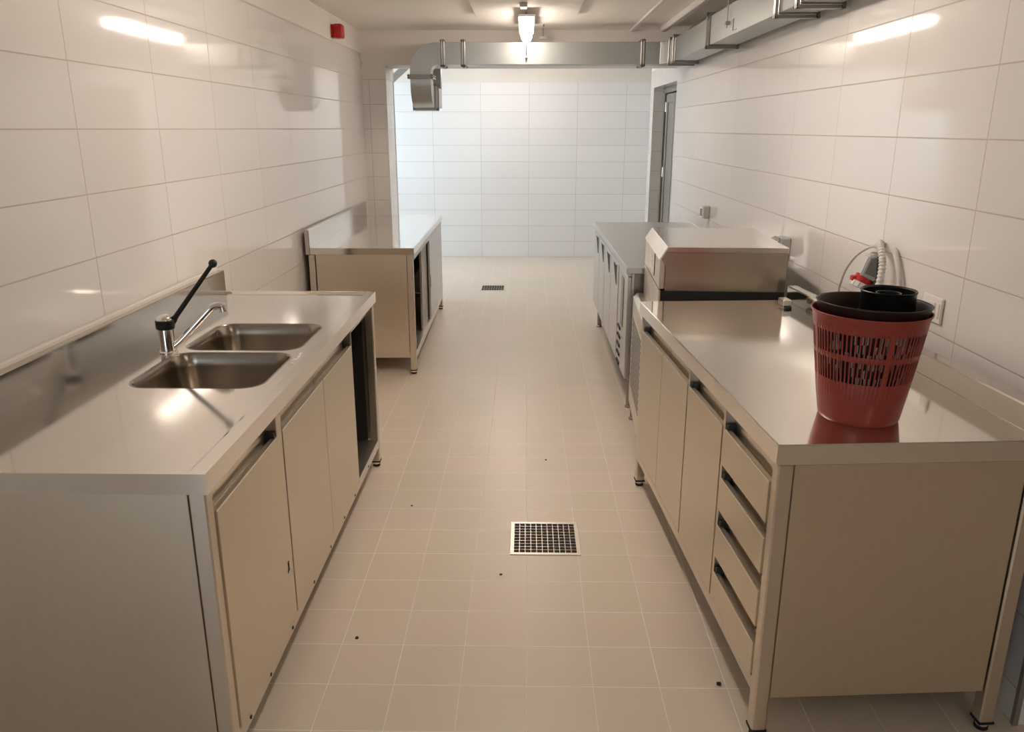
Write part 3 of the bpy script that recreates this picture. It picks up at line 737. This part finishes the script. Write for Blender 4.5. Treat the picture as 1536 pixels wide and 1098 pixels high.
# quarter bend in the XZ plane
ri, ro = .06, .06 + (ZD1 - ZD0); cz = ZD0 - ri
bm = bmesh.new(); n = 18; R0 = []; 
for k in range(n + 1):
    a = math.radians(90 + 90 * k / n); ca, sa = math.cos(a), math.sin(a)
    R0.append([bm.verts.new((XE + r * ca, y, cz + r * sa)) for r, y in ((ri, YD0), (ro, YD0), (ro, YD1), (ri, YD1))])
for a, b_ in zip(R0, R0[1:]):
    for i in range(4): bm.faces.new((a[i], a[(i + 1) % 4], b_[(i + 1) % 4], b_[i]))
bm.faces.new(R0[0]); bm.faces.new(R0[-1][::-1]); dpart('bend', bm, M['zinc'], True)
xa, xb = XE - ro, XE - ri      # the drop: x range
# second bend, turning from down to away from the camera under the beam
ri2 = .03; dY = YD1 - YD0; cy = YD1 + ri2; cz2 = 1.985
bm = bmesh.new(); R0 = []
box(bm, xa, xb, YD0, YD1, cz2, cz, bev=.001)
for k in range(n + 1):
    a = math.radians(180 + 90 * k / n); ca, sa = math.cos(a), math.sin(a)
    R0.append([bm.verts.new((x, cy + r * ca, cz2 + r * sa)) for r, x in ((ri2, xa), (ri2 + dY, xa), (ri2 + dY, xb), (ri2, xb))])
for a, b_ in zip(R0, R0[1:]):
    for i in range(4): bm.faces.new((a[i], a[(i + 1) % 4], b_[(i + 1) % 4], b_[i]))
bm.faces.new(R0[0]); bm.faces.new(R0[-1][::-1]); dpart('bend', bm, M['zinc'], True)
zA, zB = cz2 - ri2 - dY, cz2 - ri2
bm = bmesh.new(); box(bm, xa, xb, cy, 7.60, zA, zB, bev=.001); box(bm, xa + .03, xb, 7.60, 7.95, zA + .01, zB); box(bm, xb - .10, xb, 7.885, 7.99, zB, 2.40); dpart('duct_section', bm, M['zinc'])
def dfl(name, axis, pos, a0, a1, z0, z1):
    f = flange_frame(name, axis, pos, a0, a1, z0, z1, None); f.parent = du; f.location = du_off; return f
dfl('flange', 0, -.70, YD0, YD1, ZD0, ZD1); dfl('flange', 0, -.53, YD0, YD1, ZD0, ZD1)
dfl('flange', 0, .955, YD0, YD1, ZD0, ZD1)
dfl('flange', 2, cz - .035, xa, xb, YD0, YD1)
dfl('flange', 1, cy + .07, xa, xb, zA, zB); dfl('flange', 1, cy + .20, xa, xb, zA, zB)
# hanger with clamp at mid span
bm = bmesh.new(); tube(bm, [(-.006, YD0 - .014, ZC - .001), (-.006, YD0 - .014, ZD0 + .02)], .0035); box(bm, -.019, .007, YD0 - .024, YD0 - .0005, ZD0 + .050, ZD0 + .066); tube(bm, [(-.006, YD0 - .014, ZD0 + .045), (-.006, YD0 - .014, ZD0 + .030)], .008, 6)
h = dpart('hanger', bm, M['steel_dark'])

dr = thing('wall_duct', 'galvanised duct running along the top of the right wall', 'duct', (1.25, 5.0, ZD1))
dr_off = Vector((-1.25, -5.0, -ZD1))
def rpart(name, bm, mat, smooth=False):
    bmesh.ops.translate(bm, vec=dr_off, verts=bm.verts[:]); return obj(name, bm, mat, dr, smooth)
bm = bmesh.new()   # corner box joining the two runs
prism(bm, [(.975, YD0), (.975, YD1), (1.335, YD1), (1.335, 6.93), (DX0, 6.93), (1.10, YD0)], 2, ZD0, ZD1, .002)
rpart('corner_box', bm, M['zinc'])
for a, b_ in ((4.05, 5.50), (5.50, 6.93), (2.45, 4.05)):
    bm = bmesh.new(); box(bm, DX0, DX1, a + .0005, b_ - .0005, ZD0, ZD1, bev=.002); rpart('duct_section', bm, M['zinc'])
for y, m_ in ((6.92, 1), (6.74, 1), (5.50, 1), (4.03, 1), (3.72, 1)):
    f = flange_frame('flange', 1, y, DX0, DX1, ZD0, ZD1, dr); f.location = dr_off
bm = bmesh.new(); tube(bm, [(DX0 - .014, 4.98, ZC - .001), (DX0 - .014, 4.98, ZD0 + .045)], .0035); box(bm, DX0 - .026, DX0 - .0005, 4.965, 4.995, ZD0 + .062, ZD0 + .080)
rpart('hanger', bm, M['steel_dark'])
bm = bmesh.new(); box(bm, DX0 - .004, DX0 - .0005, 4.86, 4.90, ZD0 + .078, ZD0 + .082); box(bm, DX0 - .004, DX0 - .0005, 4.88, 4.884, ZD0 + .02, ZD0 + .08); box(bm, DX0 - .004, DX0 - .0005, 4.80, 4.884, ZD0 + .018, ZD0 + .022); rpart('clip', bm, M['steel_dark'])

# ------------------------------------------------------------------ floor drains
def drain(label, x0, x1, y0, y1, nx, ny):
    r = thing('floor_drain', label, 'floor drain', ((x0 + x1) / 2, (y0 + y1) / 2, 0)); hx_, hy_ = (x1 - x0) / 2, (y1 - y0) / 2; fw = .015
    obj('frame', boxes([(-hx_, hx_, -hy_, -hy_ + fw, 0, .0035), (-hx_, hx_, hy_ - fw, hy_, 0, .0035), (-hx_, -hx_ + fw, -hy_ + fw, hy_ - fw, 0, .0035), (hx_ - fw, hx_, -hy_ + fw, hy_ - fw, 0, .0035)], bev=.001), M['steel_frame'], r)
    obj('pan', B(-hx_ + fw, hx_ - fw, -hy_ + fw, hy_ - fw, .0001, .0006), M['dirt'], r)
    bm = bmesh.new(); a, b_ = hx_ - fw, hy_ - fw; th = .0012
    for k in range(nx + 1):
        x = -a + 2 * a * k / nx; box(bm, x - th, x + th, -b_, b_, .001, .0035)
    for k in range(ny + 1):
        y = -b_ + 2 * b_ * k / ny; box(bm, -a, a, y - th * .8, y + th * .8, .001, .0032)
    obj('grate', bm, M['steel_frame'], r)
    return r
drain('square steel floor drain with a mesh grate in the near aisle', -.058, .222, 2.775, 3.045, 11, 10)
drain('small dark floor drain near the back wall', -.475, -.215, 8.08, 8.36, 9, 3)

# ------------------------------------------------------------------ specks of dirt on the floor
def speck(label, x, y, s, k):
    random.seed(k); bm = bmesh.new(); bmesh.ops.create_icosphere(bm, subdivisions=2, radius=s)
    for v in bm.verts: v.co *= random.uniform(.75, 1.2); v.co.z = max(0, v.co.z * .6 + s * .35)
    o = obj('debris', bm, M['dirt']); o.location = (x, y, .0); tag(o, label, 'debris')
speck('dark crumb on the floor tiles near the sink table', -.548, 2.235, .006, 1)
speck('tiny dark crumb on the floor between sink table and first drain', -.50, 3.19, .0045, 2)
speck('tiny crumb on the floor just below the near drain', -.088, 2.63, .0055, 3)
speck('pale crumb on the floor beside the drawer table drawers', .585, 2.03, .0075, 4)
speck('dark crumb in the middle of the aisle beyond the near drain', .105, 3.71, .005, 5)
